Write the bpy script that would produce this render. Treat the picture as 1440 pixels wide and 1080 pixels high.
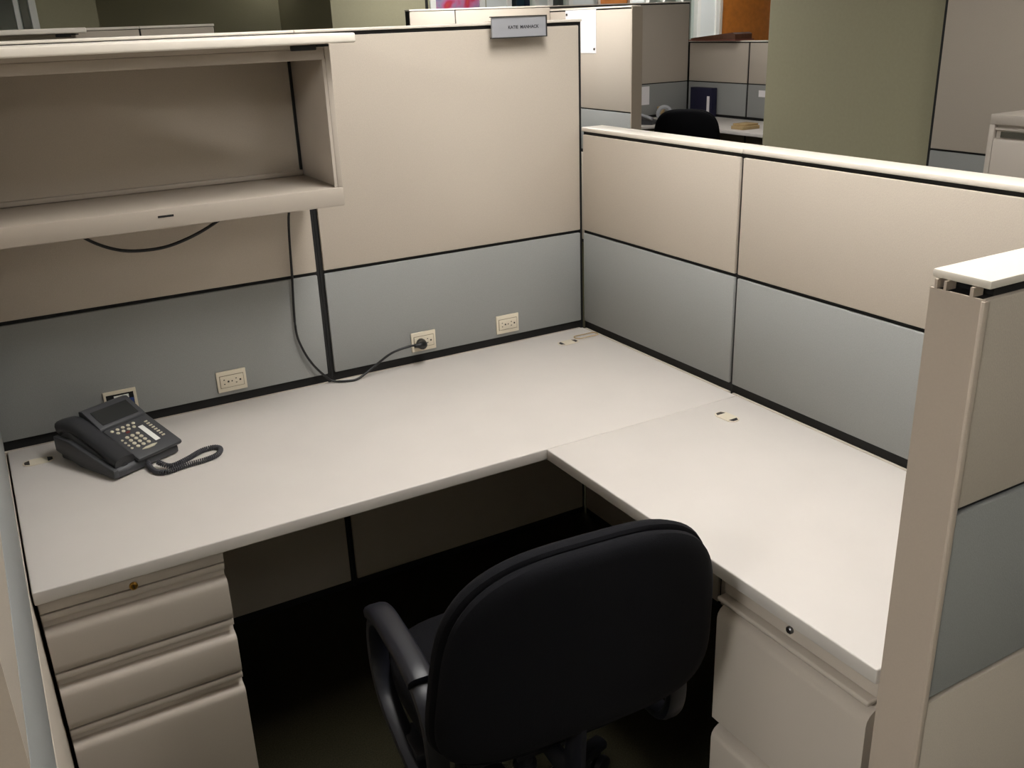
import bpy, bmesh, math, random
from mathutils import Vector, Matrix
random.seed(4)
S = bpy.context.scene
for o in list(bpy.data.objects): bpy.data.objects.remove(o)
C = S.collection

# ---------------------------------------------------------------- camera
CAM = Vector((-1.7444, -2.6158, 1.744)); YAW, PIT, ROL, FPX = 0.50736, -0.36873, -0.03758, 1325.87
FW = Vector((math.sin(YAW)*math.cos(PIT), math.cos(YAW)*math.cos(PIT), math.sin(PIT)))
_r = Vector((math.cos(YAW), -math.sin(YAW), 0)); _u = _r.cross(FW)
RT = _r*math.cos(ROL) + _u*math.sin(ROL); UP = -_r*math.sin(ROL) + _u*math.cos(ROL)
cd = bpy.data.cameras.new('camera'); cam = bpy.data.objects.new('camera', cd); C.objects.link(cam)
M = Matrix((RT, UP, -FW)).transposed().to_4x4(); M.translation = CAM; cam.matrix_world = M
cd.sensor_width = 36; cd.lens = FPX/1440*36; cd.clip_start = .02; cd.clip_end = 60
S.camera = cam
def on(u, v, ax, val):
    """point where the pixel's ray meets the plane ax = val"""
    d = FW + RT*((u-720)/FPX) - UP*((v-540)/FPX); i = 'xyz'.index(ax)
    return CAM + d*((val-CAM[i])/d[i])

# ---------------------------------------------------------------- world, exposure
W = bpy.data.worlds.new('world'); S.world = W; W.use_nodes = True
W.node_tree.nodes['Background'].inputs[0].default_value = (.8, .85, 1, 1)
W.node_tree.nodes['Background'].inputs[1].default_value = .05
vs = S.view_settings; vs.view_transform = 'Standard'; vs.look = 'None'; vs.gamma = 1; vs.use_curve_mapping = False
vs.exposure = -0.3
# ceiling troffers, all out of view, some added as fill: (x, y, along x?, power)
MAIN = 27.0
FIX = [(-.58, -1.15, 0, MAIN), (-4.10, -2.60, 0, 72), (1.65, -1.15, 0, 9), (1.65, 3.40, 0, 42), (.3, -3.8, 0, 15), (-2.9, 2.6, 0, 9), (-.7, .95, 1, 7),  # far-left one boosted for end cover and pedestal; last added for next row
       (4.0, 3.60, 0, 9), (6.6, 7.0, 1, 26), (3.0, 7.0, 1, 22), (-1.4, 6.4, 1, 6), (4.6, -2.2, 0, 8), (2.5, 9.6, 1, 18), (7.0, 9.6, 1, 18), (-5.0, 6.5, 1, 14)]  # first one added to brighten the far cubicle

# ---------------------------------------------------------------- materials
def lin(c):
    return tuple(((x/255)/12.92 if x/255 <= .04045 else ((x/255+.055)/1.055)**2.4) for x in c) + (1,)
MAT = {}
def mat(name, rgb, rough=.5, noise=None, bump=0, scale=200, metal=0, spec=.5, var=.06, kind='noise', coat=0):
    m = bpy.data.materials.new(name); m.use_nodes = True; nt = m.node_tree; b = nt.nodes['Principled BSDF']
    b.inputs['Roughness'].default_value = rough; b.inputs['Metallic'].default_value = metal
    b.inputs['Specular IOR Level'].default_value = spec; b.inputs['Base Color'].default_value = lin(rgb)
    if noise or bump:
        tc = nt.nodes.new('ShaderNodeTexCoord')
        if kind == 'weave':
            mp = nt.nodes.new('ShaderNodeMapping'); mp.inputs['Scale'].default_value = (1, 1, .35)
            nt.links.new(tc.outputs['Object'], mp.inputs[0]); src = mp.outputs[0]
        else: src = tc.outputs['Object']
        n = nt.nodes.new('ShaderNodeTexNoise'); n.inputs['Scale'].default_value = scale; n.inputs['Detail'].default_value = 4
        nt.links.new(src, n.inputs['Vector'])
        if noise:
            mx = nt.nodes.new('ShaderNodeMix'); mx.data_type = 'RGBA'
            mx.inputs[6].default_value = lin(tuple(max(0, c*(1-var)) for c in rgb)); mx.inputs[7].default_value = lin(tuple(min(255, c*(1+var)) for c in rgb))
            nt.links.new(n.outputs['Fac'], mx.inputs[0]); nt.links.new(mx.outputs[2], b.inputs['Base Color'])
        if bump:
            bp = nt.nodes.new('ShaderNodeBump'); bp.inputs['Strength'].default_value = bump; bp.inputs['Distance'].default_value = .002
            nt.links.new(n.outputs['Fac'], bp.inputs['Height']); nt.links.new(bp.outputs[0], b.inputs['Normal'])
    MAT[name] = m; return m
def emis(name, rgb, st):
    m = bpy.data.materials.new(name); m.use_nodes = True; b = m.node_tree.nodes['Principled BSDF']
    b.inputs['Base Color'].default_value = lin((240, 240, 235)); b.inputs['Emission Color'].default_value = lin(rgb); b.inputs['Emission Strength'].default_value = st
    MAT[name] = m; return m
mat('beige', (187, 177, 164), .95, True, .22, 800, spec=.1, var=.05, kind='weave')
mat('grey', (148, 149, 147), .95, True, .22, 800, spec=.1, var=.06, kind='weave')
mat('black', (12, 12, 12), .7)
mat('cap', (222, 214, 202), .45, True, 0, 30, var=.02)
mat('trim', (190, 176, 162), .45, True, .03, 300, var=.02)
mat('laminate', (207, 201, 195), .42, True, 0, 6, var=.025, spec=.4)
mat('metal_paint', (196, 186, 175), .30, True, .04, 500, var=.02)
mat('bin_paint', (174, 164, 152), .42, True, .04, 500, var=.02)
mat('carpet', (46, 44, 34), 1, True, .8, 260, spec=0, var=.45)
mat('ivory', (214, 204, 184), .45); mat('gap_tan', (128, 118, 98), .6); mat('slot', (45, 40, 34), .6)
mat('chair_fabric', (11, 11, 16), .9, True, .4, 500, spec=.2, var=.25)
mat('chair_plastic', (24, 25, 33), .42, spec=.5)
mat('steel', (120, 120, 122), .3, metal=1)
mat('cable', (10, 10, 12), .45)
mat('phone', (60, 61, 64), .5, True, .05, 600, var=.05); mat('phone_dark', (46, 47, 50), .45)
mat('key', (196, 190, 168), .5); mat('key_red', (120, 50, 46), .5); mat('lcd', (44, 46, 46), .25)
mat('cord_grey', (58, 58, 64), .5); mat('paper', (232, 228, 230), .8); mat('white', (228, 228, 222), .5)
mat('blue_jack', (20, 50, 110), .5); mat('red_jack', (130, 35, 35), .5)
mat('brass', (170, 130, 60), .3, metal=1); mat('plate_grey', (150, 151, 155), .45); mat('plate_edge', (58, 56, 54), .4, metal=.3)
mat('ink', (38, 36, 42), .8)
mat('green', (160, 155, 128), .8, True, .05, 60, var=.03); mat('wall', (214, 212, 196), .85); mat('wall_white', (222, 226, 224), .85)
mat('ceil', (230, 228, 220), .9, True, .2, 200, var=.03)
mat('wood', (180, 108, 40), .45, True, .03, 14, var=.16); mat('wood_dark', (92, 58, 40), .6, True, 0, 40, var=.2)
mat('navy', (18, 18, 48), .5); mat('blue', (22, 50, 100), .6); mat('teal', (44, 78, 110), .6)
mat('tan_box', (170, 146, 104), .8, True, 0, 20, var=.05); mat('red_brown', (120, 70, 58), .7); mat('chrome', (150, 148, 140), .25, metal=.9)
emis('diffuser', (255, 246, 232), 1)
g = bpy.data.materials.new('glass'); g.use_nodes = True; nt = g.node_tree; nt.nodes.remove(nt.nodes['Principled BSDF'])
a_, b_, m_ = nt.nodes.new('ShaderNodeBsdfTransparent'), nt.nodes.new('ShaderNodeBsdfGlossy'), nt.nodes.new('ShaderNodeMixShader')
b_.inputs['Roughness'].default_value = .02; m_.inputs[0].default_value = .07; a_.inputs[0].default_value = (.93, .97, .96, 1)
nt.links.new(a_.outputs[0], m_.inputs[1]); nt.links.new(b_.outputs[0], m_.inputs[2]); nt.links.new(m_.outputs[0], nt.nodes['Material Output'].inputs[0]); MAT['glass'] = g
# an abstract print of pinks, reds and violet
p = bpy.data.materials.new('print'); p.use_nodes = True; nt = p.node_tree
tc, vo, cr = nt.nodes.new('ShaderNodeTexCoord'), nt.nodes.new('ShaderNodeTexNoise'), nt.nodes.new('ShaderNodeValToRGB')
vo.inputs['Scale'].default_value = 5; vo.inputs['Detail'].default_value = 2
e = cr.color_ramp.elements; e[0].position = .32; e[0].color = lin((60, 50, 120)); e[1].position = .7; e[1].color = lin((200, 80, 60))
for ps, c in ((.43, (150, 140, 170)), (.52, (190, 110, 150)), (.6, (190, 50, 80))): k = e.new(ps); k.color = lin(c)
nt.links.new(tc.outputs['Object'], vo.inputs['Vector']); nt.links.new(vo.outputs['Fac'], cr.inputs[0]); nt.links.new(cr.outputs[0], nt.nodes['Principled BSDF'].inputs['Base Color']); MAT['print'] = p

# ---------------------------------------------------------------- mesh helpers
def bx(bm, x0, x1, y0, y1, z0, z1, bev=0, seg=2):
    r = bmesh.ops.create_cube(bm, size=1)
    for v in r['verts']:
        v.co = Vector(((x0+x1)/2+v.co.x*(x1-x0), (y0+y1)/2+v.co.y*(y1-y0), (z0+z1)/2+v.co.z*(z1-z0)))
    if bev:
        es = {ed for v in r['verts'] for ed in v.link_edges}
        bmesh.ops.bevel(bm, geom=list(es), offset=bev, segments=seg, profile=.5, affect='EDGES')
def prism(bm, prof, a0, a1, f):
    """close profile of 2-tuples swept straight from a0 to a1; f(p, a) -> (x, y, z)"""
    A = [bm.verts.new(f(q, a0)) for q in prof]; B = [bm.verts.new(f(q, a1)) for q in prof]; n = len(prof)
    for i in range(n): bm.faces.new((A[i], A[(i+1) % n], B[(i+1) % n], B[i]))
    bm.faces.new(A[::-1]); bm.faces.new(B)
def sweep(bm, pts, rad, n=10, sx=1, sy=1, closed=False, up=(0, 0, 1), round_p=2):
    """tube along points; rad may be a list; section sx across, sy up"""
    pts = [Vector(q) for q in pts]; N = len(pts); rings = []
    for i, q in enumerate(pts):
        if closed: t = pts[(i+1) % N]-pts[i-1]
        else: t = pts[min(i+1, N-1)]-pts[max(i-1, 0)]
        t.normalize(); a = t.cross(Vector(up))
        if a.length < 1e-4: a = t.cross(Vector((0, 1, 0)))
        a.normalize(); b = a.cross(t); r = rad[i] if isinstance(rad, (list, tuple)) else rad
        ring = []
        for k in range(n):
            th = 2*math.pi*(k+.5)/n; c, s = math.cos(th), math.sin(th); e = 2/round_p
            c = math.copysign(abs(c)**e, c); s = math.copysign(abs(s)**e, s)
            ring.append(bm.verts.new(q+a*(r*sx*c)+b*(r*sy*s)))
        rings.append(ring)
    for i in range(N if closed else N-1):
        A, B = rings[i], rings[(i+1) % N]
        for k in range(n): bm.faces.new((A[k], A[(k+1) % n], B[(k+1) % n], B[k]))
    if not closed: bm.faces.new(rings[0][::-1]); bm.faces.new(rings[-1])
def spline(P, n=8, closed=False):
    P = [Vector(q) for q in P]; out = []; N = len(P)
    for i in range(N if closed else N-1):
        g_ = (lambda j: P[j % N]) if closed else (lambda j: P[max(0, min(N-1, j))])
        p0, p1, p2, p3 = g_(i-1), g_(i), g_(i+1), g_(i+2)
        for k in range(n):
            t = k/n
            out.append(.5*((2*p1)+(p2-p0)*t+(2*p0-5*p1+4*p2-p3)*t*t+(3*p1-p0-3*p2+p3)*t**3))
    if not closed: out.append(P[-1])
    return out
def lathe(bm, prof, cx=0, cy=0, n=20):
    rings = [[bm.verts.new((cx+r*math.cos(2*math.pi*k/n), cy+r*math.sin(2*math.pi*k/n), z)) for k in range(n)] for r, z in prof]
    for A, B in zip(rings, rings[1:]):
        for k in range(n): bm.faces.new((A[k], A[(k+1) % n], B[(k+1) % n], B[k]))
    bm.faces.new(rings[0][::-1]); bm.faces.new(rings[-1])
def obj(name, bm, m, parent=None, smooth=False, off=None):
    if off is not None: bmesh.ops.translate(bm, verts=bm.verts, vec=-Vector(off))
    bmesh.ops.recalc_face_normals(bm, faces=bm.faces)
    me = bpy.data.meshes.new(name); bm.to_mesh(me); bm.free(); me.materials.append(MAT[m])
    if smooth:
        for f in me.polygons: f.use_smooth = True
        if smooth != 'all': me.set_sharp_from_angle(angle=math.radians(38))
    o = bpy.data.objects.new(name, me); C.objects.link(o); o.parent = parent
    return o
def tag(o, label=None, cat=None, group=None, kind=None):
    for k, v in (('label', label), ('category', cat), ('group', group), ('kind', kind)):
        if v: o[k] = v
    return o
def thing(name, label, cat, loc=(0, 0, 0), rz=0, group=None):
    o = bpy.data.objects.new(name, None); C.objects.link(o); o.location = loc; o.rotation_euler = (0, 0, rz); o.empty_display_size = .05
    return tag(o, label, cat, group)
def box(name, d, m, parent=None, bev=0, seg=2, smooth=None):
    """box in world axes; with a parent the mesh is stored relative to the parent's place"""
    bm = bmesh.new(); bx(bm, *d, bev, seg)
    off = None
    q = parent
    if parent is not None:
        off = Vector(parent.location) if parent.parent is None else Vector(parent.parent.location)+Vector(parent.location)
        o = obj(name, bm, m, parent, smooth if smooth is not None else bool(bev), off)
    else:
        o = obj(name, bm, m, None, smooth if smooth is not None else bool(bev), ((d[0]+d[1])/2, (d[2]+d[3])/2, d[4])); o.location = ((d[0]+d[1])/2, (d[2]+d[3])/2, d[4])
    return o
def boxes(name, ds, m, parent, bev=0):
    bm = bmesh.new()
    for d in ds: bx(bm, *d, bev)
    off = Vector(parent.location) if parent.parent is None else Vector(parent.parent.location)+Vector(parent.location)
    return obj(name, bm, m, parent, bool(bev), off)
def struct(name, d, m):
    return tag(box(name, d, m), kind='structure')

# ---------------------------------------------------------------- room shell
ZC = 2.75
struct('floor', (-6, 10, -5.2, 11, -.1, 0), 'carpet')
struct('ceiling', (-6, 10, -5.2, 11, ZC, ZC+.1), 'ceil')
struct('wall_left', (-6.1, -6, -5.2, 11, 0, ZC), 'wall'); struct('wall_right', (10, 10.1, -5.2, 11, 0, ZC), 'wall')
struct('wall_front', (-6, 10, -5.3, -5.2, 0, ZC), 'wall'); struct('wall_back', (-6, 10, 11, 11.1, 0, ZC), 'wall_white')
FY = 8.0
X8 = lambda u, y=FY: on(u, 8, 'y', y).x
def fwall(name, u0, u1, m, z0=0, z1=ZC):
    struct(name, (u0, u1, FY, FY+.12, z0, z1), m)
# office front: solid runs between the openings
fwall('wall_far', -6, X8(-60), 'green'); fwall('wall_far', X8(50), X8(135), 'green'); fwall('wall_far', X8(465), X8(598), 'green')
struct('wall_passage', (X8(50), X8(598), 9.9, 10, 0, ZC), 'green'); struct('wall_passage', (X8(135)-.1, X8(135), FY+.12, 9.9, 0, ZC), 'green')
struct('wall_passage', (X8(465), X8(465)+.1, FY+.12, 9.9, 0, ZC), 'green')
fwall('wall_far', X8(601), X8(684), 'green'); fwall('wall_far', X8(684), X8(712), 'wall_white')
fwall('wall_far', X8(757), X8(770), 'wall_white'); fwall('wall_far', X8(804), X8(838), 'wall_white'); fwall('wall_far', X8(888), X8(906), 'wall_white')
fwall('wall_far', X8(984), X8(1006), 'wall_white'); fwall('wall_far', X8(1092), 10, 'wall')
for a, b in ((712, 757), (770, 804), (906, 984), (-60, 50)):
    fwall('wall_far', X8(a), X8(b), 'wall_white', 0, .75); fwall('wall_far', X8(a), X8(b), 'wall_white', 2.3, ZC)
for a, b in ((838, 888), (1006, 1092)): fwall('wall_far', X8(a), X8(b), 'wall_white', 2.2, ZC)
struct('trim_1', (X8(598), X8(601), FY-.02, FY+.12, 0, ZC), 'black')
def window(n, a, b, mull):
    x0, x1 = X8(a), X8(b); w = .06
    fr = tag(bpy.data.objects.new('window_%d' % n, None), kind='structure'); C.objects.link(fr); fr.location = ((x0+x1)/2, FY, .75)
    for d in ((x0, x0+w, FY-.03, FY+.1, .75, 2.3), (x1-w, x1, FY-.03, FY+.1, .75, 2.3), (x0+w, x1-w, FY-.03, FY+.1, .75, .81), (x0+w, x1-w, FY-.03, FY+.1, 2.24, 2.3)):
        box('window_frame', d, 'white', fr)
    xs = [x0+w]+[X8(u) for u in mull]+[x1-w]
    for u in xs[1:-1]: box('mullion', (u-.02, u+.02, FY-.02, FY+.09, .81, 2.24), 'white', fr)
    for p0, p1 in zip(xs, xs[1:]): box('pane', (p0+.002, p1-.002, FY+.04, FY+.046, .812, 2.238), 'glass', fr)
window(1, 712, 757, []); window(2, 770, 804, []); window(3, 906, 984, [932, 958]); window(4, -60, 50, [22])
def door(n, a, b, jl, jr):
    x0, x1 = X8(a), X8(b)
    r = tag(bpy.data.objects.new('door_%d' % n, None), kind='structure'); C.objects.link(r); r.location = ((x0+x1)/2, FY, 0)
    w = jl
    box('door_leaf', (x0+jl, x1-jr, FY+.02, FY+.065, .01, 2.13), 'wood', r)
    box('jamb', (x0, x0+jl-.003, FY-.03, FY+.12, 0, 2.13), 'white', r); box('jamb', (x1-jr+.003, x1, FY-.03, FY+.12, 0, 2.13), 'white', r)
    box('jamb_stop', (x0+jl-.05, x0+jl-.02, FY-.045, FY-.03, 0, 2.13), 'trim', r)
    box('head', (x0, x1, FY-.03, FY+.12, 2.135, 2.2), 'white', r)
    hd = box('door_handle', (x1-jr-.13, x1-jr-.03, FY-.03, FY-.01, .98, 1.01), 'chrome', r); box('door_handle_rose', (x1-jr-.06, x1-jr-.03, FY-.01, FY+.02, .97, 1.02), 'chrome', r)
door(1, 838, 888, .05, .05); door(2, 1006, 1092, .11, .08)

# ---------------------------------------------------------------- ceiling troffers (the light)
for i, (x, y, ax, pw) in enumerate(FIX):
    hx, hy = (.6, .3) if ax else (.3, .6)
    t = thing('ceiling_light', 'unseen recessed white fluorescent ceiling troffer with prismatic diffuser', 'ceiling light', (x, y, ZC-.05), 0, 'fluorescent ceiling troffers')
    boxes('housing', [(x-hx, x+hx, y-hy, y-hy+.03, ZC-.045, ZC-.001), (x-hx, x+hx, y+hy-.03, y+hy, ZC-.045, ZC-.001),
                      (x-hx, x-hx+.03, y-hy+.03, y+hy-.03, ZC-.045, ZC-.001), (x+hx-.03, x+hx, y-hy+.03, y+hy-.03, ZC-.045, ZC-.001)], 'white', t)
    nm = 'diffuser_%g' % pw
    if nm not in MAT: emis(nm, (255, 252, 248), pw)
    box('diffuser', (x-hx+.031, x+hx-.031, y-hy+.031, y+hy-.031, ZC-.04, ZC-.02), nm, t)

# ---------------------------------------------------------------- cubicle partitions
T = .083
def panel(label, ax, f, s, a0, a1, tiles, top, ins=(.006, .006), back=None, cap_o=0.0, capz=(.0, .012), cat='partition', group=None, name='partition_panel', cap_ext=(0, 0)):
    """ax: 'x' or 'y' the panel runs along; f: seen face; s: side to which the body lies (+1/-1); tiles: (z0, z1, mat)"""
    g_ = f+s*T
    def D(a0_, a1_, p0, p1, z0, z1):
        p0, p1 = sorted((p0, p1))
        return (a0_, a1_, p0, p1, z0, z1) if ax == 'x' else (p0, p1, a0_, a1_, z0, z1)
    mid = ((a0+a1)/2, (f+g_)/2, 0) if ax == 'x' else ((f+g_)/2, (a0+a1)/2, 0)
    t = thing(name, label, cat, mid, 0, group)
    box('frame', D(a0+.0005, a1-.0005, f+s*.010, g_-s*.010, .0, top), 'black', t)
    for z0, z1, m in tiles:
        box('fabric_tile', D(a0+ins[0], a1-ins[1], f, f+s*.011, z0, z1), m, t, .003)
    for z0, z1, m in (back or []):
        box('fabric_tile', D(a0+ins[0], a1-ins[1], g_-s*.011, g_, z0, z1), m, t, .003)
    if capz: box('top_cap', D(a0+.0004-cap_ext[0], a1-.0004+cap_ext[1], f-s*cap_o, g_+s*cap_o, top+capz[0], top+capz[1]), 'cap', t, .003)
    return t
LOW = (.03, .735, 'beige'); GR = (.762, 1.069, 'grey')
HA, HB, HC = 1.730, 1.3995, 1.400
A1 = panel('tall two-tone partition carrying the name sign, behind the desk', 'x', 0, 1, -.9144, .008, [LOW, GR, (1.079, 1.720, 'beige')], HA, (.011, .014), [LOW, GR, (1.079, 1.720, 'beige')], capz=(0, .008))
A2 = panel('tall two-tone partition behind the phone with the open overhead bin on it', 'x', 0, 1, -1.8288, -.9144, [LOW, GR, (1.079, 1.720, 'beige')], HA, (.006, .011), [LOW, GR, (1.079, 1.720, 'beige')], capz=(0, .008))
BK = [(.03, .735, 'beige'), (.762, 1.069, 'grey'), (1.079, 1.39, 'beige')]
B1 = panel('low two-tone partition beside the desk corner, narrower of the low run', 'y', .0, 1, -.7472, -.0005, [LOW, GR, (1.079, 1.3895, 'beige')], HB, (.006, .008), BK, .0, (0, .013))
B2 = panel('low two-tone partition beside the return desk, wider of the low run', 'y', .0, 1, -1.818, -.7472, [LOW, GR, (1.079, 1.3895, 'beige')], HB, (.006, .006), BK, .0, (0, .013))
# wing partition at the end of the return: bare end cover, hollow top
CX, CY = -.655, -1.905
Cp = panel('low wing partition with plain end cover and open slot under its top cap', 'x', CY, 1, CX+.004, .083, [(.03, .750, 'beige'), (.760, 1.075, 'grey'), (1.085, 1.388, 'beige')], 1.388, (.004, .006),
           [LOW, (.760, 1.075, 'grey'), (1.085, 1.388, 'beige')], .002, (.014, .026))
box('end_cover', (CX, CX+.003, CY+.001, CY+T-.001, 0, 1.389), 'trim', Cp)
box('end_cover_edge', (CX-.002, CX+.008, CY-.001, CY+.005, 0, 1.387), 'trim', Cp, .0015)
boxes('end_clip', [(CX, CX+.02, CY+.018, CY+.023, 1.389, 1.4015), (CX, CX+.02, CY+.058, CY+.062, 1.389, 1.4015), (CX, CX+.02, CY+.072, CY+.076, 1.389, 1.4015)], 'trim', Cp)
box('slot_shade', (CX+.03, .08, CY+.01, CY+.073, 1.3885, 1.4015), 'black', Cp)  # black block stands in for the shade inside the open slot
# left side partition
LX = -1.812
Lp = panel('tall side partition whose edge stands beside the drawer pedestal with three drawers', 'y', LX, -1, -1.750, -.0005, [LOW, GR, (1.079, 1.720, 'beige')], HA, (.004, .006), None)
box('end_cover', (LX-T, LX, -1.7545, -1.7505, 0, HA), 'trim', Lp)

# ---------------------------------------------------------------- worksurfaces
ZD = .737
def slab(name, label, d):
    o = box(name, d, 'laminate', None, .003, 3); return tag(o, label, 'desk')
D1 = slab('desk_worksurface', 'long putty laminate worksurface with the telephone on it', (-1.808, -.004, -.780, -.004, ZD-.030, ZD))
D2 = slab('desk_worksurface', 'laminate return worksurface running along the low partition, above the two-drawer file pedestal', (-.632, -.004, -1.800, -.7815, ZD-.030, ZD))

# pedestals ---------------------------------------------------------------
def arc(cx, cz, r, a0, a1, n=6):
    return [(cx+r*math.cos(math.radians(a0+(a1-a0)*i/n)), cz+r*math.sin(math.radians(a0+(a1-a0)*i/n))) for i in range(n+1)]
def drawer_prof(z0, z1, strip=.014, groove=.020, d=.020):
    """front profile (depth outwards, z): flat strip, hollow finger groove, broad rounded lip, flat face"""
    zt = z1-strip; zl = zt-groove
    P = [(-.02, z0), (.010, z0), (.012, z0+.002), (d-.004, z0+.006), (d-.002, z0+.02), (d, zl-.030)]
    P += [(d-.013+.013*math.cos(math.radians(a)), zl-.020+.016*math.sin(math.radians(a))) for a in (5, 20, 35, 50, 65, 78, 90)]
    P += [(-.004, zl-.002), (-.009, zl+.004), (-.010, zt-.004), (.002, zt), (.012, zt), (.013, zt+.002), (.013, z1-.002), (.012, z1), (-.02, z1)]
    return P
def ped_left():
    x0, x1, yf = -1.806, -1.438, -.748
    t = thing('drawer_pedestal', 'putty metal pedestal with three drawers and a brass lock', 'drawer unit', ((x0+x1)/2, -.45, 0))
    off = Vector(t.location)
    box('body', (x0, x1, yf+.022, -.12, .02, .7065), 'metal_paint', t, .002)
    box('plinth', (x0+.01, x1-.01, yf+.06, -.13, 0, .0195), 'black', t)
    rail = box('top_rail', (x0+.002, x1-.002, yf-.012, yf+.0215, .674, .698), 'metal_paint', t, .002)
    for z0, z1 in ((.531, .671), (.389, .528), (.030, .386)):
        bm = bmesh.new(); prism(bm, drawer_prof(z0, z1), x0+.003, x1-.003, lambda q, a: (a, yf-q[0], q[1]))
        obj('drawer_front', bm, 'metal_paint', t, True, off)
    lk = on(187, 820, 'y', yf-.012).x
    bm = bmesh.new(); lathe(bm, [(.0085, 0), (.0085, .004), (.006, .006)]); bmesh.ops.rotate(bm, verts=bm.verts, cent=(0, 0, 0), matrix=Matrix.Rotation(math.pi/2, 3, 'X'))
    bmesh.ops.translate(bm, verts=bm.verts, vec=(lk, yf-.012, .680)); k = obj('lock', bm, 'brass', t, True, off)
    box('keyway', (lk-.001, lk+.001, yf-.0190, yf-.0182, .676, .684), 'slot', k)
ped_left()
def ped_right():
    y0, y1, xf = -1.790, -1.412, -.612
    t = thing('drawer_pedestal', 'putty metal file pedestal with two deep drawers under the return desk', 'drawer unit', (-.3, (y0+y1)/2, 0))
    off = Vector(t.location)
    box('body', (xf+.022, -.10, y0, y1, .02, .7065), 'metal_paint', t, .002)
    box('plinth', (xf+.06, -.11, y0+.01, y1-.01, 0, .0195), 'black', t)
    box('top_rail', (xf+.004, xf+.0215, y0+.002, y1-.002, .662, .7055), 'metal_paint', t, .001)
    box('pull_lip', (xf-.016, xf+.0215, y0+.002, y1-.002, .650, .661), 'metal_paint', t, .004, 3)
    for z0, z1 in ((.352, .645), (.040, .345)):
        P = [(-.02, z0), (0, z0), (.014, z0+.010), (.014, z1-.036), (.012, z1-.026), (.006, z1-.017), (-.003, z1-.011), (-.010, z1-.009), (-.010, z1), (-.02, z1)]
        bm = bmesh.new(); prism(bm, P, y0+.003, y1-.003, lambda q, a: (xf-q[0], a, q[1])); obj('drawer_front', bm, 'metal_paint', t, True, off)
    ly = on(1112, 885, 'x', xf+.004).y
    bm = bmesh.new(); lathe(bm, [(.0075, 0), (.0075, .005), (.0055, .007)]); bmesh.ops.rotate(bm, verts=bm.verts, cent=(0, 0, 0), matrix=Matrix.Rotation(-math.pi/2, 3, 'Y'))
    bmesh.ops.translate(bm, verts=bm.verts, vec=(xf+.004, ly, .680)); k = obj('lock', bm, 'steel', t, True, off)
    box('keyway', (xf-.0040, xf-.0032, ly-.001, ly+.001, .676, .684), 'slot', k)
ped_right()

# ---------------------------------------------------------------- overhead bin
def overhead(label, x0, x1, yb, z, latch_x, open_back=True, group=None):
    """flipper-door bin hung on a panel face at yb, facing -y; z: underside"""
    d = .288; yf = yb-d; zs = z+.047; zt = z+.392
    t = thing('overhead_bin', label, 'storage bin', ((x0+x1)/2, yb-.15, z))
    box('bottom_shelf', (x0+.0005, x1-.0005, yf, yb-.002, z, zs), 'bin_paint', t, .003)
    for a, b in ((x0, x0+.014), (x1-.014, x1)):
        box('side_panel', (a, b, yf+.002, yb-.002, zs+.0005, zt), 'bin_paint', t, .002)
    box('front_flange', (x1-.022, x1-.0142, yf+.003, yf+.012, zs+.0008, zt-.034), 'bin_paint', t)
    box('top_panel', (x0+.0145, x1-.0145, yf+.002, yb-.002, zt-.010, zt), 'bin_paint', t)
    box('header_rail', (x0+.0145, x1-.0145, yf+.004, yf+.016, zt-.036, zt-.0105), 'bin_paint', t, .002)
    box('back_rail', (x0+.0145, x1-.0145, yb-.014, yb-.002, zs+.0005, zs+.014), 'bin_paint', t, .003)
    box('corner_gap_strip', (x1-.0215, x1-.0145, yb-.008, yb-.002, zs+.015, zt-.011), 'black', t)  # added black strip stands in for the dark corner gap
    dr = box('flipper_door', (x0-.03, x1+.036, yb-.375, yb-.0015, zt+.0015, zt+.0235), 'cap', t, .005, 3)
    bk = box('door_slide', (latch_x-.036, latch_x+.024, yb-.352, yb-.338, zt-.012, zt-.0002), 'black', t, .002)
    box('slide_arm', (latch_x+.026, latch_x+.055, yb-.35, yb-.30, zt-.005, zt-.0005), 'black', t)
    box('lock_slot', ((x0+x1)/2-.018, (x0+x1)/2+.018, yf-.0006, yf+.002, z+.026, z+.031), 'black', t)
    return t
BINX = (-1.806, -.921)
overhead('open overhead bin with raised flipper door above the phone', BINX[0], BINX[1], -.0, 1.313, -1.000)

# ---------------------------------------------------------------- outlets
def outlet(label, x, z=.806, group=None):
    t = thing('wall_outlet', label, 'outlet', (x, -.003, z), 0, group)
    box('plate', (x-.042, x+.042, -.006, -.0005, z-.031, z+.031), 'ivory', t, .0015)
    box('insert_gap', (x-.0345, x+.0345, -.0066, -.0060, z-.0185, z+.0185), 'gap_tan', t)  # darker tan edge painted for the shaded gap around the insert
    box('insert', (x-.033, x+.033, -.0085, -.0063, z-.017, z+.017), 'ivory', t, .001)
    bm = bmesh.new()
    for s in (-1, 1):
        c = x+s*.017
        bx(bm, c-.007, c-.003, -.0092, -.0086, z+.005, z+.0075); bx(bm, c-.007, c-.003, -.0092, -.0086, z-.0075, z-.005); bx(bm, c+.004, c+.009, -.0092, -.0086, z-.0025, z+.0025)
    obj('slots', bm, 'slot', t, False, t.location)
    bm = bmesh.new(); lathe(bm, [(.002, 0), (.002, .001)], n=10); bmesh.ops.rotate(bm, verts=bm.verts, cent=(0, 0, 0), matrix=Matrix.Rotation(math.pi/2, 3, 'X'))
    bmesh.ops.translate(bm, verts=bm.verts, vec=(0, -.0055, 0)); obj('screw', bm, 'slot', t)
    return t
outlet('ivory duplex power outlet between the phone and the hanging cord', -1.2125)
outlet('ivory duplex power outlet with the black plug in it', -.6065)
outlet('empty ivory power outlet nearest the desk corner', -.3010)
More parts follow.
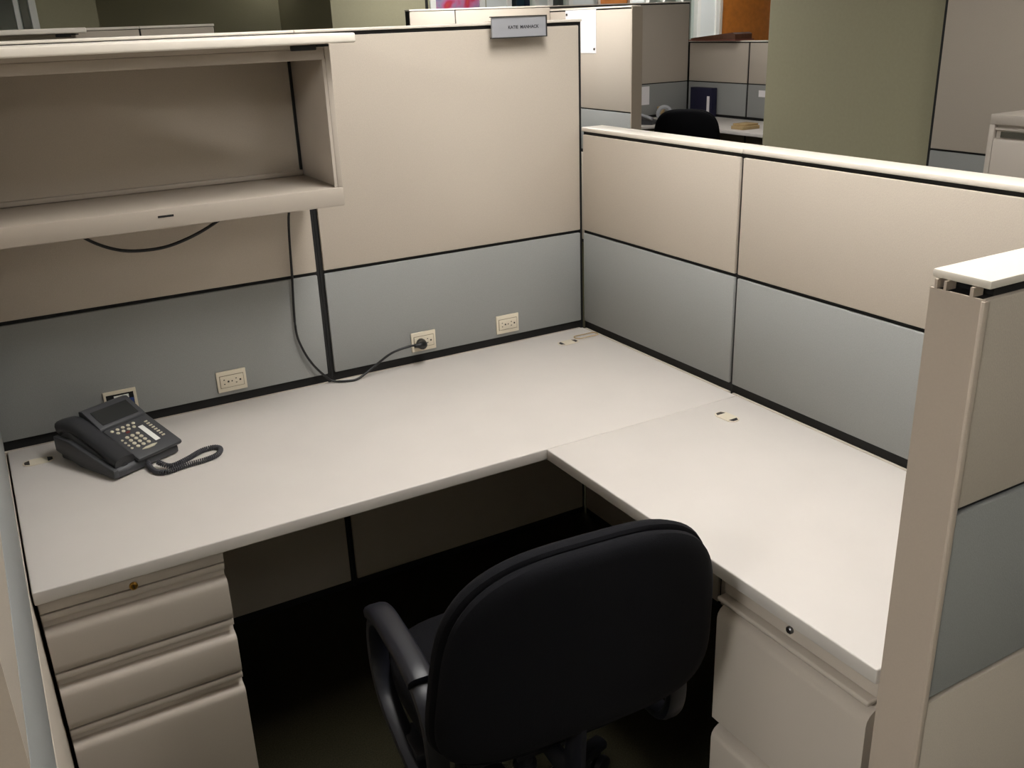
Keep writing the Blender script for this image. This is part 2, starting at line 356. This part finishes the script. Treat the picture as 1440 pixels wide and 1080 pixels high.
t = thing('data_outlet', 'ivory data outlet plate with open dark port and blue jacks behind the phone', 'outlet', (-1.513, -.003, .812))
z = .812; x = -1.513
for d in ((x-.042, x+.042, -.006, -.0005, z+.022, z+.031), (x-.042, x+.042, -.006, -.0005, z-.031, z-.022), (x-.042, x-.036, -.006, -.0005, z-.0218, z+.0218), (x+.035, x+.042, -.006, -.0005, z-.0218, z+.0218)):
    box('plate_edge', d, 'ivory', t)
box('recess', (x-.0358, x+.0348, -.0020, -.0005, z-.0216, z+.0216), 'black', t)
for k in range(3): box('jack', (x-.002+k*.0125, x+.0085+k*.0125, -.0055, -.0022, z-.016, z+.004), 'blue_jack', t, .001)
box('jack_label', (x-.016, x+.022, -.0060, -.0022, z+.007, z+.016), 'white', t); box('jack', (x-.024, x-.010, -.006, -.0022, z-.010, z+.003), 'red_jack', t, .001)

# ---------------------------------------------------------------- cords
def cord(name, label, pts, r, m='cable', n=8, cat='cord'):
    bm = bmesh.new(); sweep(bm, spline(pts, 8), r, n); o = obj(name, bm, m, None, 'all', pts[0]); o.location = pts[0]
    return tag(o, label, cat)
pc = thing('power_cord', 'black power cord hanging from the bin and plugged into the outlet', 'cord', (-.921, -.03, ZD))
P = [(-.985, -.06, 1.305), (-.996, -.024, 1.252), (-1.003, -.011, 1.08), (-1.011, -.010, .932), (-1.000, -.012, .865), (-.972, -.014, .804), (-.935, -.016, .757), (-.915, -.020, .7425), (-.879, -.040, .7415), (-.845, -.040, .7425), (-.79, -.030, .765), (-.73, -.034, .798), (-.675, -.042, .811), (-.645, -.042, .809)]
bm = bmesh.new(); sweep(bm, spline(P, 8), .0036, 8); obj('cable', bm, 'cable', pc, 'all', pc.location)
bm = bmesh.new(); sweep(bm, spline([(-.655, -.044, .810), (-.635, -.042, .807), (-.622, -.030, .803), (-.619, -.0098, .803)], 4), [.006, .0065, .0075, .009, .011, .0125, .0135, .0145, .015, .0155, .0158, .016, .0155], 12); obj('plug', bm, 'cable', pc, True, pc.location)
cord('task_cord', 'short black cord sagging beneath the overhead bin', [(-1.56, -.09, 1.306), (-1.515, -.08, 1.266), (-1.467, -.08, 1.240), (-1.418, -.08, 1.228), (-1.348, -.08, 1.227), (-1.283, -.08, 1.242), (-1.219, -.08, 1.268), (-1.15, -.085, 1.308)], .0042)

# ---------------------------------------------------------------- desk grommets
def grommet(label, cx, cy, rz, L=.075, Wd=.04, holes=True):
    t = thing('cable_grommet', label, 'grommet', (cx, cy, ZD), rz)
    def stadium(l, w, n=8):
        return [(l/2-w/2+w/2*math.cos(a), w/2*math.sin(a)) for a in [math.radians(-90+180*i/n) for i in range(n+1)]] + [(-l/2+w/2+w/2*math.cos(a), w/2*math.sin(a)) for a in [math.radians(90+180*i/n) for i in range(n+1)]]
    bm = bmesh.new(); prism(bm, stadium(L, Wd), .0003, .0018, lambda q, a: (q[0], q[1], a)); obj('cover', bm, 'ivory', t)
    for sx in (-1, 1):
        bm = bmesh.new(); prism(bm, [(sx*L*.28, -Wd*.36), (sx*L*.28, Wd*.36), (sx*L*.44, Wd*.2), (sx*L*.44, -Wd*.2)], .0019, .0022, lambda q, a: (q[0], q[1], a)); obj('cable_hole', bm, 'black' if sx > 0 else 'slot', t)
    return t
grommet('pale oval cable grommet in the return desk below the low partition', -.129, -.880, math.radians(-88))
grommet('pale oval cable grommet at the desk corner with a rubber band', -.135, -.115, math.radians(181))
grommet('pale oval cable grommet beside the back of the phone', -1.742, -.118, 0)
bm = bmesh.new(); RB = [(-.052+.045*math.cos(a)*1.0, -.098+.018*math.sin(a)+.004*math.sin(3*a), ZD+.0045) for a in [2*math.pi*i/24 for i in range(24)]]
sweep(bm, RB, .0017, 6, closed=True); o = obj('rubber_band', bm, 'tan_box', None, 'all', (-.052, -.098, ZD)); o.location = (-.052, -.098, ZD); tag(o, 'tan rubber band lying near the desk corner', 'rubber band')

# ---------------------------------------------------------------- telephone
def phone():
    t = thing('telephone', 'dark grey multi-line desk telephone with handset on its cradle', 'telephone', (-1.556, -.205, ZD), math.radians(27))
    W2, D2_ = .088, .118
    base = [(-D2_, .004), (-D2_, .020), (-D2_+.006, .027), (.060, .088), (.095, .080), (D2_, .050), (D2_, .004)]
    bm = bmesh.new(); prism(bm, base, -W2, W2, lambda q, a: (a, q[0], q[1]))
    bmesh.ops.bevel(bm, geom=list(bm.edges), offset=.004, segments=2, profile=.5, affect='EDGES'); obj('base', bm, 'phone', t, True)
    for sx in (-.06, .06):
        for sy in (-.1, .1): 
            bm = bmesh.new(); lathe(bm, [(.008, 0), (.008, .005)], sx, sy, 10); obj('foot', bm, 'phone_dark', t)
    # key face: slope frame
    p0 = Vector((0, -D2_+.006, .027)); p1 = Vector((0, .060, .088)); ev = (p1-p0).normalized(); en = Vector((0, -ev.z, ev.y))
    def F(u, v, h): return p0+Vector((u, 0, 0))+ev*v+en*h
    L = (p1-p0).length
    def fbox(name, u0, u1, v0, v1, h0, h1, m, bev=.0015, par=t):
        bm = bmesh.new(); bx(bm, u0, u1, v0, v1, h0, h1, bev)
        for v in bm.verts: v.co = F(*v.co)
        return obj(name, bm, m, par, True)
    fbox('face_plate', -.034, W2+.010, -.012, L+.012, .0005, .013, 'phone', .006)
    hood = [(L-.058, .012), (L-.054, .020), (L+.020, .030), (L+.034, .022), (L+.030, .010)]
    bm = bmesh.new(); prism(bm, hood, -.040, W2+.004, lambda q, a: F(a, q[0], q[1])); bmesh.ops.bevel(bm, geom=list(bm.edges), offset=.002, segments=2, profile=.5, affect='EDGES')
    hd = obj('display_hood', bm, 'phone', t, True)
    bm = bmesh.new(); prism(bm, [(L-.046, .0220), (L-.046, .0228), (L+.006, .0292), (L+.006, .0282)], -.026, W2-.010, lambda q, a: F(a, q[0], q[1])); obj('display', bm, 'lcd', hd)
    # round keys
    bm = bmesh.new(); lathe(bm, [(.0046, 0), (.0046, .002), (.003, .0032)], n=10)
    for v in bm.verts: v.co = Vector((0, 0, 0))+Vector((v.co.x, 0, 0))+ev*v.co.y+en*v.co.z
    me0 = obj('key', bm, 'key', t, True); me0.location = F(-.018, .112, .0125)
    def key(u, v, sc=1):
        k = me0.copy(); C.objects.link(k); k.parent = t; k.location = F(u, v, .0125); k.scale = (sc,)*3
    for i in range(1, 5): key(-.018+i*.0155, .112)
    for i in range(4): key(-.010+i*.0155, .099)
    for r in range(4):
        for c in range(3): key(-.004+c*.0155, .030+r*.0140, 1.12)
    for r in range(4): key(-.020, .032+r*.0125, .75)
    fbox('hold_key', .006, .016, .086, .092, .0125, .0155, 'key_red', .001)
    fbox('label_strip', .044, .058, .024, .094, .0127, .0138, 'white', .0003)
    k0 = fbox('line_key', .0685, .0775, .0300, .0345, .0125, .0150, 'key', .0008)
    for i in range(1, 8):
        k = k0.copy(); C.objects.link(k); k.parent = t; k.location = ev*(i*.0098)
    bm = bmesh.new(); prism(bm, [(-.004, .014), (.010, .009), (.028, .009), (.040, .014), (.028, .017), (.008, .017)], .0125, .0150, lambda q, a: F(q[0], q[1], a)); obj('volume_key', bm, 'key', t)
    # handset along the left side
    HX = -.062
    HP = spline([(HX, -.112, .036), (HX, -.085, .046), (HX, -.05, .060), (HX, .0, .076), (HX, .05, .092), (HX, .085, .094), (HX, .118, .084)], 5)
    n = len(HP); rad = [.026-.004*math.sin(math.pi*min(1, max(0, (i/(n-1)-.15)/.7))) for i in range(n)]
    bm = bmesh.new(); sweep(bm, HP, rad, 14, 1.05, .72, round_p=3); hs = obj('handset', bm, 'phone_dark', t, True)
    for yy, zz, nm in ((-.086, .026, 'mouthpiece'), (.090, .076, 'earpiece')):
        bm = bmesh.new(); lathe(bm, [(.020, -.012), (.026, -.004), (.026, .010), (.018, .016)], HX, yy, 18); bmesh.ops.translate(bm, verts=bm.verts, vec=(0, 0, zz)); obj(nm, bm, 'phone_dark', hs, True)
    # cradle shelf that juts out to the left
    bm = bmesh.new(); prism(bm, [(-D2_, .006), (-D2_, .028), (-.06, .040), (.05, .068), (D2_, .070), (D2_, .03), (.02, .006)], -W2-.012, -W2+.002, lambda q, a: (a, q[0], q[1])); bmesh.ops.bevel(bm, geom=list(bm.edges), offset=.003, segments=2, profile=.5, affect='EDGES')
    obj('cradle', bm, 'phone', t, True)
    # coiled handset cord
    px_ = [(203, 648), (214, 660), (232, 664), (262, 654), (290, 646), (306, 639), (310, 631), (300, 629), (283, 634), (262, 646), (240, 655), (222, 655)]
    inv = t.matrix_basis.inverted() if False else (Matrix.Translation(t.location) @ Matrix.Rotation(math.radians(27), 4, 'Z')).inverted()
    path = [inv @ on(u, v, 'z', ZD+.0075) for u, v in px_]; path[0].z += .012; path[-1].z += .011
    path = [inv @ Vector((-1.535, -.318, ZD+.022))] + path
    sp = spline(path, 30); Ls = [0]
    for a, b in zip(sp, sp[1:]): Ls.append(Ls[-1]+(b-a).length)
    tot = Ls[-1]; N = int(tot/.0052*12); pts = []; j = 0
    for i in range(N):
        s = tot*i/(N-1)
        while j < len(Ls)-2 and Ls[j+1] < s: j += 1
        f = (s-Ls[j])/max(1e-9, Ls[j+1]-Ls[j]); q = sp[j].lerp(sp[j+1], f); tg = (sp[j+1]-sp[j]).normalized(); a = tg.cross(Vector((0, 0, 1))).normalized(); b = a.cross(tg); th = 2*math.pi*i/12
        pts.append(q+a*(.0050*math.cos(th))+b*(.0050*math.sin(th)))
    bm = bmesh.new(); sweep(bm, pts, .0021, 6); obj('coiled_cord', bm, 'cord_grey', t, 'all')
phone()

# ---------------------------------------------------------------- office chair
def make_chair(label, loc, rz, lift=0):
    t = thing('office_chair', label, 'chair', loc, rz)
    # outline of the back as polar loop (x, z)
    def outline(n=64):
        out = []
        for i in range(n):
            a = 2*math.pi*i/n; c, s = math.cos(a), math.sin(a)
            e = 2/(3.17 if s > 0 else 4.4); X = math.copysign(abs(c)**e, c)*.278; Z = math.copysign(abs(s)**e, s)*.217
            X *= 1-.079*(Z/.217)
            out.append((X, Z))
        return out
    O = outline()
    zc, yc, tilt = .728+lift, -.250, .14
    def place(X, Z, h):
        y = h+.010*(X/.26)**2 - math.tan(tilt)*Z; return (X, yc+y, zc+Z)
    def pad(name, prof, m):
        bm = bmesh.new(); rings = [[bm.verts.new(place(X*s, Z*s, h)) for X, Z in O] for s, h in prof]; n = len(O)
        for A, B in zip(rings, rings[1:]):
            for k in range(n): bm.faces.new((A[k], A[(k+1) % n], B[(k+1) % n], B[k]))
        for R_, rev in ((rings[0], False), (rings[-1], True)):
            hh = prof[0][1] if not rev else prof[-1][1]; c = bm.verts.new(place(0, 0, hh))
            for k in range(n): bm.faces.new((R_[k], R_[(k+1) % n], c))
        return obj(name, bm, m, t, True)
    pad('back_cushion', [(.5, .046), (.8, .040), (.92, .030), (.98, .014), (1.0, .000), (.99, -.010), (.965, -.014)], 'chair_fabric')
    pad('back_shell', [(.94, -.010), (.955, -.016), (.972, -.024), (.966, -.034), (.93, -.043), (.85, -.049), (.6, -.055), (.3, -.057)], 'chair_fabric')
    # seat
    bm = bmesh.new(); N = 40; rings = []
    for s, z in ((.3, .525), (.75, .522), (.92, .514), (.99, .495), (1, .470), (.98, .435), (.9, .425)):
        rings.append([bm.verts.new((math.copysign(abs(math.cos(a))**.55, math.cos(a))*.245*s, .03+math.copysign(abs(math.sin(a))**.55, math.sin(a))*.225*s, z-.012*math.sin(a)*(s))) for a in [2*math.pi*k/N for k in range(N)]])
    for A, B in zip(rings, rings[1:]):
        for k in range(N): bm.faces.new((A[k], A[(k+1) % N], B[(k+1) % N], B[k]))
    bm.faces.new(rings[0]); bm.faces.new(rings[-1]); obj('seat', bm, 'chair_fabric', t, True)
    box_l = lambda nm, d, m, b=.004: obj(nm, (lambda q: (bx(q, *d, b), q)[1])(bmesh.new()), m, t, True)
    box_l('seat_pan', (-.18, .18, -.14, .20, .405, .430), 'chair_plastic'); box_l('mechanism', (-.07, .07, -.12, .10, .365, .404), 'chair_plastic')
    # back upright
    bm = bmesh.new(); sweep(bm, spline([(0, -.08, .385), (0, -.18, .385), (0, -.225, .42), (0, -.235, .52), (0, -.240, .60)], 6), .03, 10, 1.1, .35, up=(1, 0, 0), round_p=3); obj('back_upright', bm, 'chair_plastic', t, True)
    for s in (-1, 1):
        X = s*.256
        loop = spline([(X, .10, .628), (X, .0, .632), (X, -.10, .628), (X, -.165, .588), (X, -.185, .52), (X, -.185, .44), (X, -.15, .385), (X, -.06, .378), (X, .06, .400), (X, .13, .432), (X, .165, .50), (X, .155, .585)], 5, True)
        bm = bmesh.new(); sweep(bm, loop, .022, 10, .55, 1.0, closed=True, up=(1, 0, 0), round_p=3); ar = obj('armrest', bm, 'chair_plastic', t, True)
        bm = bmesh.new(); sweep(bm, spline([(X, .150, .620), (X, .10, .640), (X, 0, .645), (X, -.09, .642), (X, -.125, .634)], 5), .026, 12, 1.0, .6, round_p=3.2); obj('arm_pad', bm, 'chair_plastic', ar, True)
        box_l('arm_bracket', (min(X, s*.14), max(X, s*.14), -.05, .05, .385, .402), 'chair_plastic')
    bm = bmesh.new(); lathe(bm, [(.026, .11), (.026, .24), (.018, .245), (.018, .366)]); obj('gas_column', bm, 'chair_plastic', t, True)
    for k in range(5):
        a = 2*math.pi*k/5+.45; c, s = math.cos(a), math.sin(a)
        bm = bmesh.new(); sweep(bm, [(c*.02, s*.02, .115), (c*.15, s*.15, .105), (c*.29, s*.29, .085)], [.03, .025, .02], 10, 1, .7, round_p=3); lg = obj('leg', bm, 'chair_plastic', t, True)
        bm = bmesh.new(); lathe(bm, [(.006, .05), (.006, .08)], c*.28, s*.28, 8)
        for sd in (-1, 1):
            ww = bmesh.new(); lathe(ww, [(.016, -.009), (.025, -.007), (.025, .007), (.016, .009)], n=14)
            bmesh.ops.rotate(ww, verts=ww.verts, cent=(0, 0, 0), matrix=Matrix.Rotation(math.pi/2, 3, 'X')); bmesh.ops.translate(ww, verts=ww.verts, vec=(0, sd*.012, 0))
            bmesh.ops.rotate(ww, verts=ww.verts, cent=(0, 0, 0), matrix=Matrix.Rotation(a, 3, 'Z')); bmesh.ops.translate(ww, verts=ww.verts, vec=(c*.28, s*.28, .0255))
            tmp = bpy.data.meshes.new('t'); ww.to_mesh(tmp); ww.free(); bm.from_mesh(tmp); bpy.data.meshes.remove(tmp)
        obj('caster', bm, 'chair_plastic', lg, True)
    return t
CH = (-.962, -1.203, 0)
make_chair('black fabric office chair with loop arms pushed up to the desk', CH, -.0816)

# ---------------------------------------------------------------- name sign on the tall partition
yS = -.034
q0, q1 = on(690, 24, 'y', yS), on(769, 51, 'y', yS); sx0, sx1 = q0.x, q1.x; sz1 = on(730, 22, 'y', yS).z; sz0 = on(730, 53, 'y', yS).z
t = thing('name_sign', 'grey name plate hooked over the top of the tall partition', 'sign', ((sx0+sx1)/2, yS, sz0))
box('plate', (sx0+.003, sx1-.003, yS, yS+.006, sz0+.003, sz1-.003), 'plate_grey', t)
for d in ((sx0, sx1, yS-.003, yS+.009, sz0, sz0+.0029), (sx0, sx1, yS-.003, yS+.009, sz1-.0029, sz1), (sx1-.0029, sx1, yS-.003, yS+.009, sz0+.003, sz1-.003)):
    box('holder_edge', d, 'plate_edge', t)
box('hook_arm', (sx0+.02, sx1-.0, yS+.0062, .04, 1.7392, 1.7410), 'cap', t); box('hook_back', (sx0+.03, sx1-.03, yS+.0062, yS+.010, sz0+.02, 1.7390), 'cap', t)
cu = bpy.data.curves.new('t', 'FONT'); cu.body = 'KATIE  MANHACK'; cu.size = .0128; cu.align_x = 'CENTER'; cu.align_y = 'CENTER'; cu.offset = .0003
to = bpy.data.objects.new('t', cu); C.objects.link(to); dg = bpy.context.evaluated_depsgraph_get(); me = bpy.data.meshes.new_from_object(to.evaluated_get(dg)); bpy.data.objects.remove(to)
me.transform(Matrix.Rotation(math.pi/2, 4, 'X')); me.materials.clear(); me.materials.append(MAT['ink'])
tx = bpy.data.objects.new('lettering', me); C.objects.link(tx); tx.parent = t; tx.location = (.014, -.0006, (sz1-sz0)/2-.001)

# ---------------------------------------------------------------- across the aisle
EX = 2.55
TE = [(.03, .735, 'beige'), (.762, 1.069, 'grey'), (1.079, 1.785, 'beige')]
panel('tall partition end across the aisle with a sheet of paper on it', 'y', EX, 1, 3.17, 4.32, TE, 1.795, (.002, .004), TE)
yE = 3.166
E_ = [o for o in bpy.data.objects if o.get('label', '').startswith('tall partition end across')][0]
box('end_cover', (EX, EX+T+.01, yE-.004, yE+.003, 0, 1.795), 'trim', E_)
panel('tall partition continuing behind the one with the paper', 'y', EX, 1, 4.33, 5.52, TE, 1.795, (.004, .004), TE)
F0 = on(575, 15, 'y', 4.25).x
for i, (a, b, lb) in enumerate(((F0, on(640, 15, 'y', 4.25).x, 'tall pale partition beyond the name sign, ending at the green wall'), (on(640, 15, 'y', 4.25).x, EX-.001, 'tall pale partition behind the name sign'))):
    panel(lb, 'x', 4.25, 1, a, b, [(.03, .735, 'beige'), (.762, 1.069, 'grey'), (1.079, 1.822, 'beige')], 1.826, (.004, .004), None)
# sheet of paper
pz = on(838, 75, 'x', EX-.004); p2 = on(795, 15, 'x', EX-.004)
t = thing('paper_sheet', 'white printed sheet pinned to the partition across the aisle', 'paper', (EX-.004, (pz.y+p2.y)/2, pz.z))
box('sheet', (EX-.003, EX-.0015, pz.y, p2.y, pz.z, p2.z), 'paper', t)
for yy, zz in ((pz.y+.02, pz.z+.03), (p2.y-.02, p2.z-.03)): box('pin', (EX-.010, EX-.0031, yy-.008, yy+.008, zz-.008, zz+.008), 'slot', t, .002)
# far cubicle
BYc, RXc = 5.53, 5.05
TK = [(.03, .735, 'beige'), (.762, 1.069, 'grey'), (1.079, 1.83, 'beige')]
panel('tall partition at the back of the far cubicle', 'x', BYc, 1, EX+T, RXc, TK, 1.842, (.004, .012), None)
TL = [(.03, .735, 'beige'), (.762, 1.069, 'grey'), (1.079, 1.452, 'beige')]
ys = on(1052, 100, 'x', RXc).y
panel('low partition of the far cubicle with the navy binder against it', 'y', RXc, 1, ys, BYc+T, TL, 1.462, (.012, T+.012), None)
panel('low partition of the far cubicle next to the green pillar', 'y', RXc, 1, 3.0, ys, TL, 1.462, (.012, .012), None)
o = box('desk_worksurface', (2.70, RXc-.004, BYc-.62, BYc-.004, ZD-.03, ZD), 'laminate', None, .003); tag(o, 'worksurface at the back of the far cubicle, under the small phone', 'desk')
o = box('desk_worksurface', (RXc-.75, RXc-.004, 3.02, BYc-.622, ZD-.03, ZD), 'laminate', None, .003); tag(o, 'far cubicle worksurface holding the tan box', 'desk')
for xx, yy, lb in ((3.2, BYc-.3, 'grey steel desk support under the far back worksurface'), (RXc-.35, 3.3, 'grey steel desk support under the far side worksurface'), (RXc-.35, BYc-.3, 'grey steel desk support in the far cubicle corner')):
    s = thing('desk_support', lb, 'desk leg', (xx, yy, 0)); box('post', (xx-.03, xx+.03, yy-.03, yy+.03, .02, ZD-.0305), 'trim', s); box('foot', (xx-.05, xx+.05, yy-.25, yy+.25, 0, .0195), 'trim', s)
# binder leaning upright
b0, b1 = on(971, 155, 'x', RXc-.08), on(1001, 155, 'x', RXc-.08); zt = on(985, 123, 'x', RXc-.08).z
t = thing('binder', 'navy blue ring binder standing in the far cubicle corner', 'binder', (RXc-.08, (b0.y+b1.y)/2, ZD))
box('cover', (RXc-.09, RXc-.02, b1.y, b0.y, ZD+.0005, zt), 'navy', t, .004); ly = on(996, 140, 'x', RXc-.09).y
box('spine_label', (RXc-.0925, RXc-.0905, ly-.02, ly+.02, zt-.25, zt-.08), 'paper', t)
# tan box
q = on(1048, 181, 'z', ZD); t = thing('tan_tray', 'small tan cardboard tray on the far cubicle desk', 'tray', (q.x, q.y, ZD))
box('tray_bottom', (q.x-.10, q.x+.10, q.y-.08, q.y+.08, ZD+.0005, ZD+.03), 'tan_box', t, .003); box('tray_lid', (q.x-.07, q.x+.10, q.y-.06, q.y+.09, ZD+.0305, ZD+.048), 'tan_box', t, .003)
# small things at the left of the far desk
q = on(922, 176, 'z', ZD); t = thing('desk_phone', 'small dark desk phone on the far worksurface', 'telephone', (q.x, max(q.y, BYc-.46), ZD), .5)
bm = bmesh.new(); prism(bm, [(-.11, .001), (-.11, .025), (.1, .075), (.11, .001)], -.09, .09, lambda p_, a: (a, p_[0], p_[1])); obj('base', bm, 'phone_dark', t)
bm = bmesh.new(); sweep(bm, spline([(-.06, -.10, .055), (-.06, -.04, .075), (-.06, .06, .10), (-.06, .10, .10)], 4), .022, 10, 1, .7); obj('handset', bm, 'plate_grey', t, True)
q = on(934, 172, 'z', ZD); t = thing('tape_dispenser', 'grey tape dispenser with a round roll beside the small dark phone', 'tape dispenser', (q.x, q.y, ZD), -.5)
bm = bmesh.new(); sweep(bm, [(.062*math.cos(2*math.pi*k/24), 0, .085+.062*math.sin(2*math.pi*k/24)) for k in range(24)], .016, 8, 1.3, 1, closed=True, up=(0, 1, 0)); obj('tape_roll', bm, 'plate_grey', t, True)
bm = bmesh.new(); prism(bm, [(-.09, .0005), (-.09, .03), (-.05, .022), (.03, .022), (.09, .06), (.12, .03), (.12, .0005)], -.03, .03, lambda p_, a: (p_[0], a, p_[1])); obj('stand', bm, 'slot', t, True)
q = on(926, 163, 'y', BYc-.05); t = thing('cup', 'tan paper cup behind the tape dispenser', 'cup', (q.x, BYc-.09, ZD))
bm = bmesh.new(); lathe(bm, [(.03, .0005), (.042, .11), (.039, .11), (.028, .004)]); obj('cup_wall', bm, 'tan_box', t, True)
# papers on the panels
q = on(905, 122, 'y', BYc-.004); r = on(913, 147, 'y', BYc-.004); o = box('paper_note', (q.x-.08, r.x, BYc-.003, BYc-.0015, r.z, q.z), 'paper'); tag(o, 'grey-white note on the tall back partition of the far cubicle', 'paper')
q = on(1067, 127, 'x', RXc-.004); r = on(1078, 137, 'x', RXc-.004); o = box('paper_note', (RXc-.003, RXc-.0015, r.y, q.y, r.z, q.z), 'paper'); tag(o, 'small white note on the low partition next to the green pillar', 'paper')
# folders on the low partition top
t = thing('folder_stack', 'brown folders lying on top of the low partition in front of the wood door', 'folder', (RXc+.04, 5.0, 1.4745))
y0, y1 = on(1042, 54, 'x', RXc).y, on(976, 54, 'x', RXc).y
LF = y1-y0
bm = bmesh.new(); prism(bm, [(0, .0005), (LF, .0005), (LF, .012), (0, .012)], -.11, .13, lambda p_, a: (a, y0-5+p_[0], p_[1])); obj('folder', bm, 'red_brown', t)
bm = bmesh.new(); prism(bm, [(.02, .0125), (LF-.02, .0125), (LF-.02, .025), (.06, .075), (.02, .060)], -.10, .12, lambda p_, a: (a, y0-5+p_[0], p_[1])); obj('folder', bm, 'wood_dark', t)
# far chair
make_chair('black office chair standing in the far cubicle across the aisle', (3.72, 3.87, 0), math.radians(-50), .06)

# pillar, tall grey partition and filing cabinet on the right of the aisle
yl = on(1078, 100, 'x', 2.47).y
struct('wall_pillar', (2.47, 3.2, .30, yl, 0, ZC), 'green')
DXf = 2.40
TD = [(.03, .735, 'beige'), (.762, 1.069, 'grey'), (1.079, 2.02, 'beige')]
Dp = panel('very tall partition between the green pillar and the filing cabinet', 'y', DXf, 1, -1.30, .520, TD, 2.03, (.006, .020), None)
def cabinet():
    xf, xb, y1 = 1.85, 2.39, -.175; y0 = y1-.914; H = 1.325
    t = thing('filing_cabinet', 'putty metal lateral filing cabinet against the very tall partition', 'cabinet', ((xf+xb)/2, (y0+y1)/2, 0)); off = Vector(t.location)
    box('body', (xf+.02, xb, y0, y1, .03, H-.0405), 'metal_paint', t); box('plinth', (xf+.05, xb-.02, y0+.01, y1-.01, 0, .0295), 'black', t)
    box('top', (xf, xb, y0, y1, H-.04, H), 'metal_paint', t, .003)
    for a, b in ((y0, y0+.022), (y1-.022, y1)): box('side_stile', (xf, xf+.0195, a, b, .03, H-.0405), 'metal_paint', t, .001)
    for k in range(4):
        z1 = H-.052-k*.308; z0 = z1-.300
        P = [(-.018, z0), (.002, z0), (.002, z1-.052), (-.002, z1-.044), (-.012, z1-.040), (-.013, z1-.010), (-.002, z1-.008), (-.002, z1), (-.018, z1)]
        bm = bmesh.new(); prism(bm, P, y0+.026, y1-.026, lambda q, a: (xf-q[0], a, q[1])); d = obj('drawer_front', bm, 'metal_paint', t, True, off)
        box('label_holder', (xf+.004, xf+.011, y1-.17, y1-.05, z1-.036, z1-.014), 'chrome', d)
cabinet()

# ---------------------------------------------------------------- the next row behind the tall partition (left)
gy = 2.4
gx = on(301, 33, 'y', gy)
panel('bare pale partition of the next row without any bin', 'x', gy, 1, -.9, gx.x, TA := [(.03, .735, 'beige'), (.762, 1.069, 'grey'), (1.079, 1.762, 'beige')], 1.764, (.004, .004), None)
panel('pale partition of the next row carrying its overhead bin', 'x', gy, 1, -2.1, -.9005, TA, 1.764, (.004, .004), None)
bxr = on(122, 45, 'y', gy-.375).x-.036
nb = overhead('overhead bin of the next row with raised flipper door, seen above the nearer bin', bxr-.9, bxr, gy, 1.361, bxr-.05)

# far wall: framed print and books behind glass
x0, x1 = X8(604), X8(681)
t = thing('framed_print', 'white-framed pink, red and violet abstract print on the far wall', 'picture', ((x0+x1)/2, FY-.02, 1.5))
for d in ((x0, x0+.07, FY-.03, FY-.002, 1.5, 2.4), (x1-.07, x1, FY-.03, FY-.002, 1.5, 2.4), (x0+.07, x1-.07, FY-.03, FY-.002, 1.5, 1.56), (x0+.07, x1-.07, FY-.03, FY-.002, 2.34, 2.4)): box('picture_frame', d, 'white', t)
box('picture_print', (x0+.0702, x1-.0702, FY-.012, FY-.003, 1.5602, 2.3398), 'print', t)
for a, b, lb, bl in ((712, 757, 'white office shelf behind the glass next to the dark wall strip', ('teal', 'blue', 'navy')), (770, 804, 'white office shelf behind the glass next to the wood door', ('plate_grey', 'blue', 'navy'))):
    x0, x1 = X8(a, FY+.4)+.05, X8(b, FY+.4)-.05
    t = thing('book_shelf', lb, 'shelf', ((x0+x1)/2, FY+.35, 0))
    for d in ((x0-.1, x1+.1, FY+.2, FY+.5, 1.40, 1.43), (x0-.1, x1+.1, FY+.2, FY+.5, 2.2, 2.23), (x0-.13, x0-.1005, FY+.2, FY+.5, 0, 2.26), (x1+.1005, x1+.13, FY+.2, FY+.5, 0, 2.26)): box('shelf_board', d, 'white', t)
    n = len(bl); w = (x1-x0)/n
    for i, m in enumerate(bl):
        o = box('box_file', (x0+i*w, x0+i*w+w*.86, FY+.22, FY+.46, 1.4305, 2.02+.05*(i % 2)), m, None, .004); tag(o, {'teal': 'teal', 'blue': 'blue', 'navy': 'navy', 'plate_grey': 'grey'}[m]+' box file on the '+('shelf behind the glass next to the dark wall strip' if a == 712 else 'shelf behind the glass next to the wood door'), 'box file', 'box files behind the office glass')
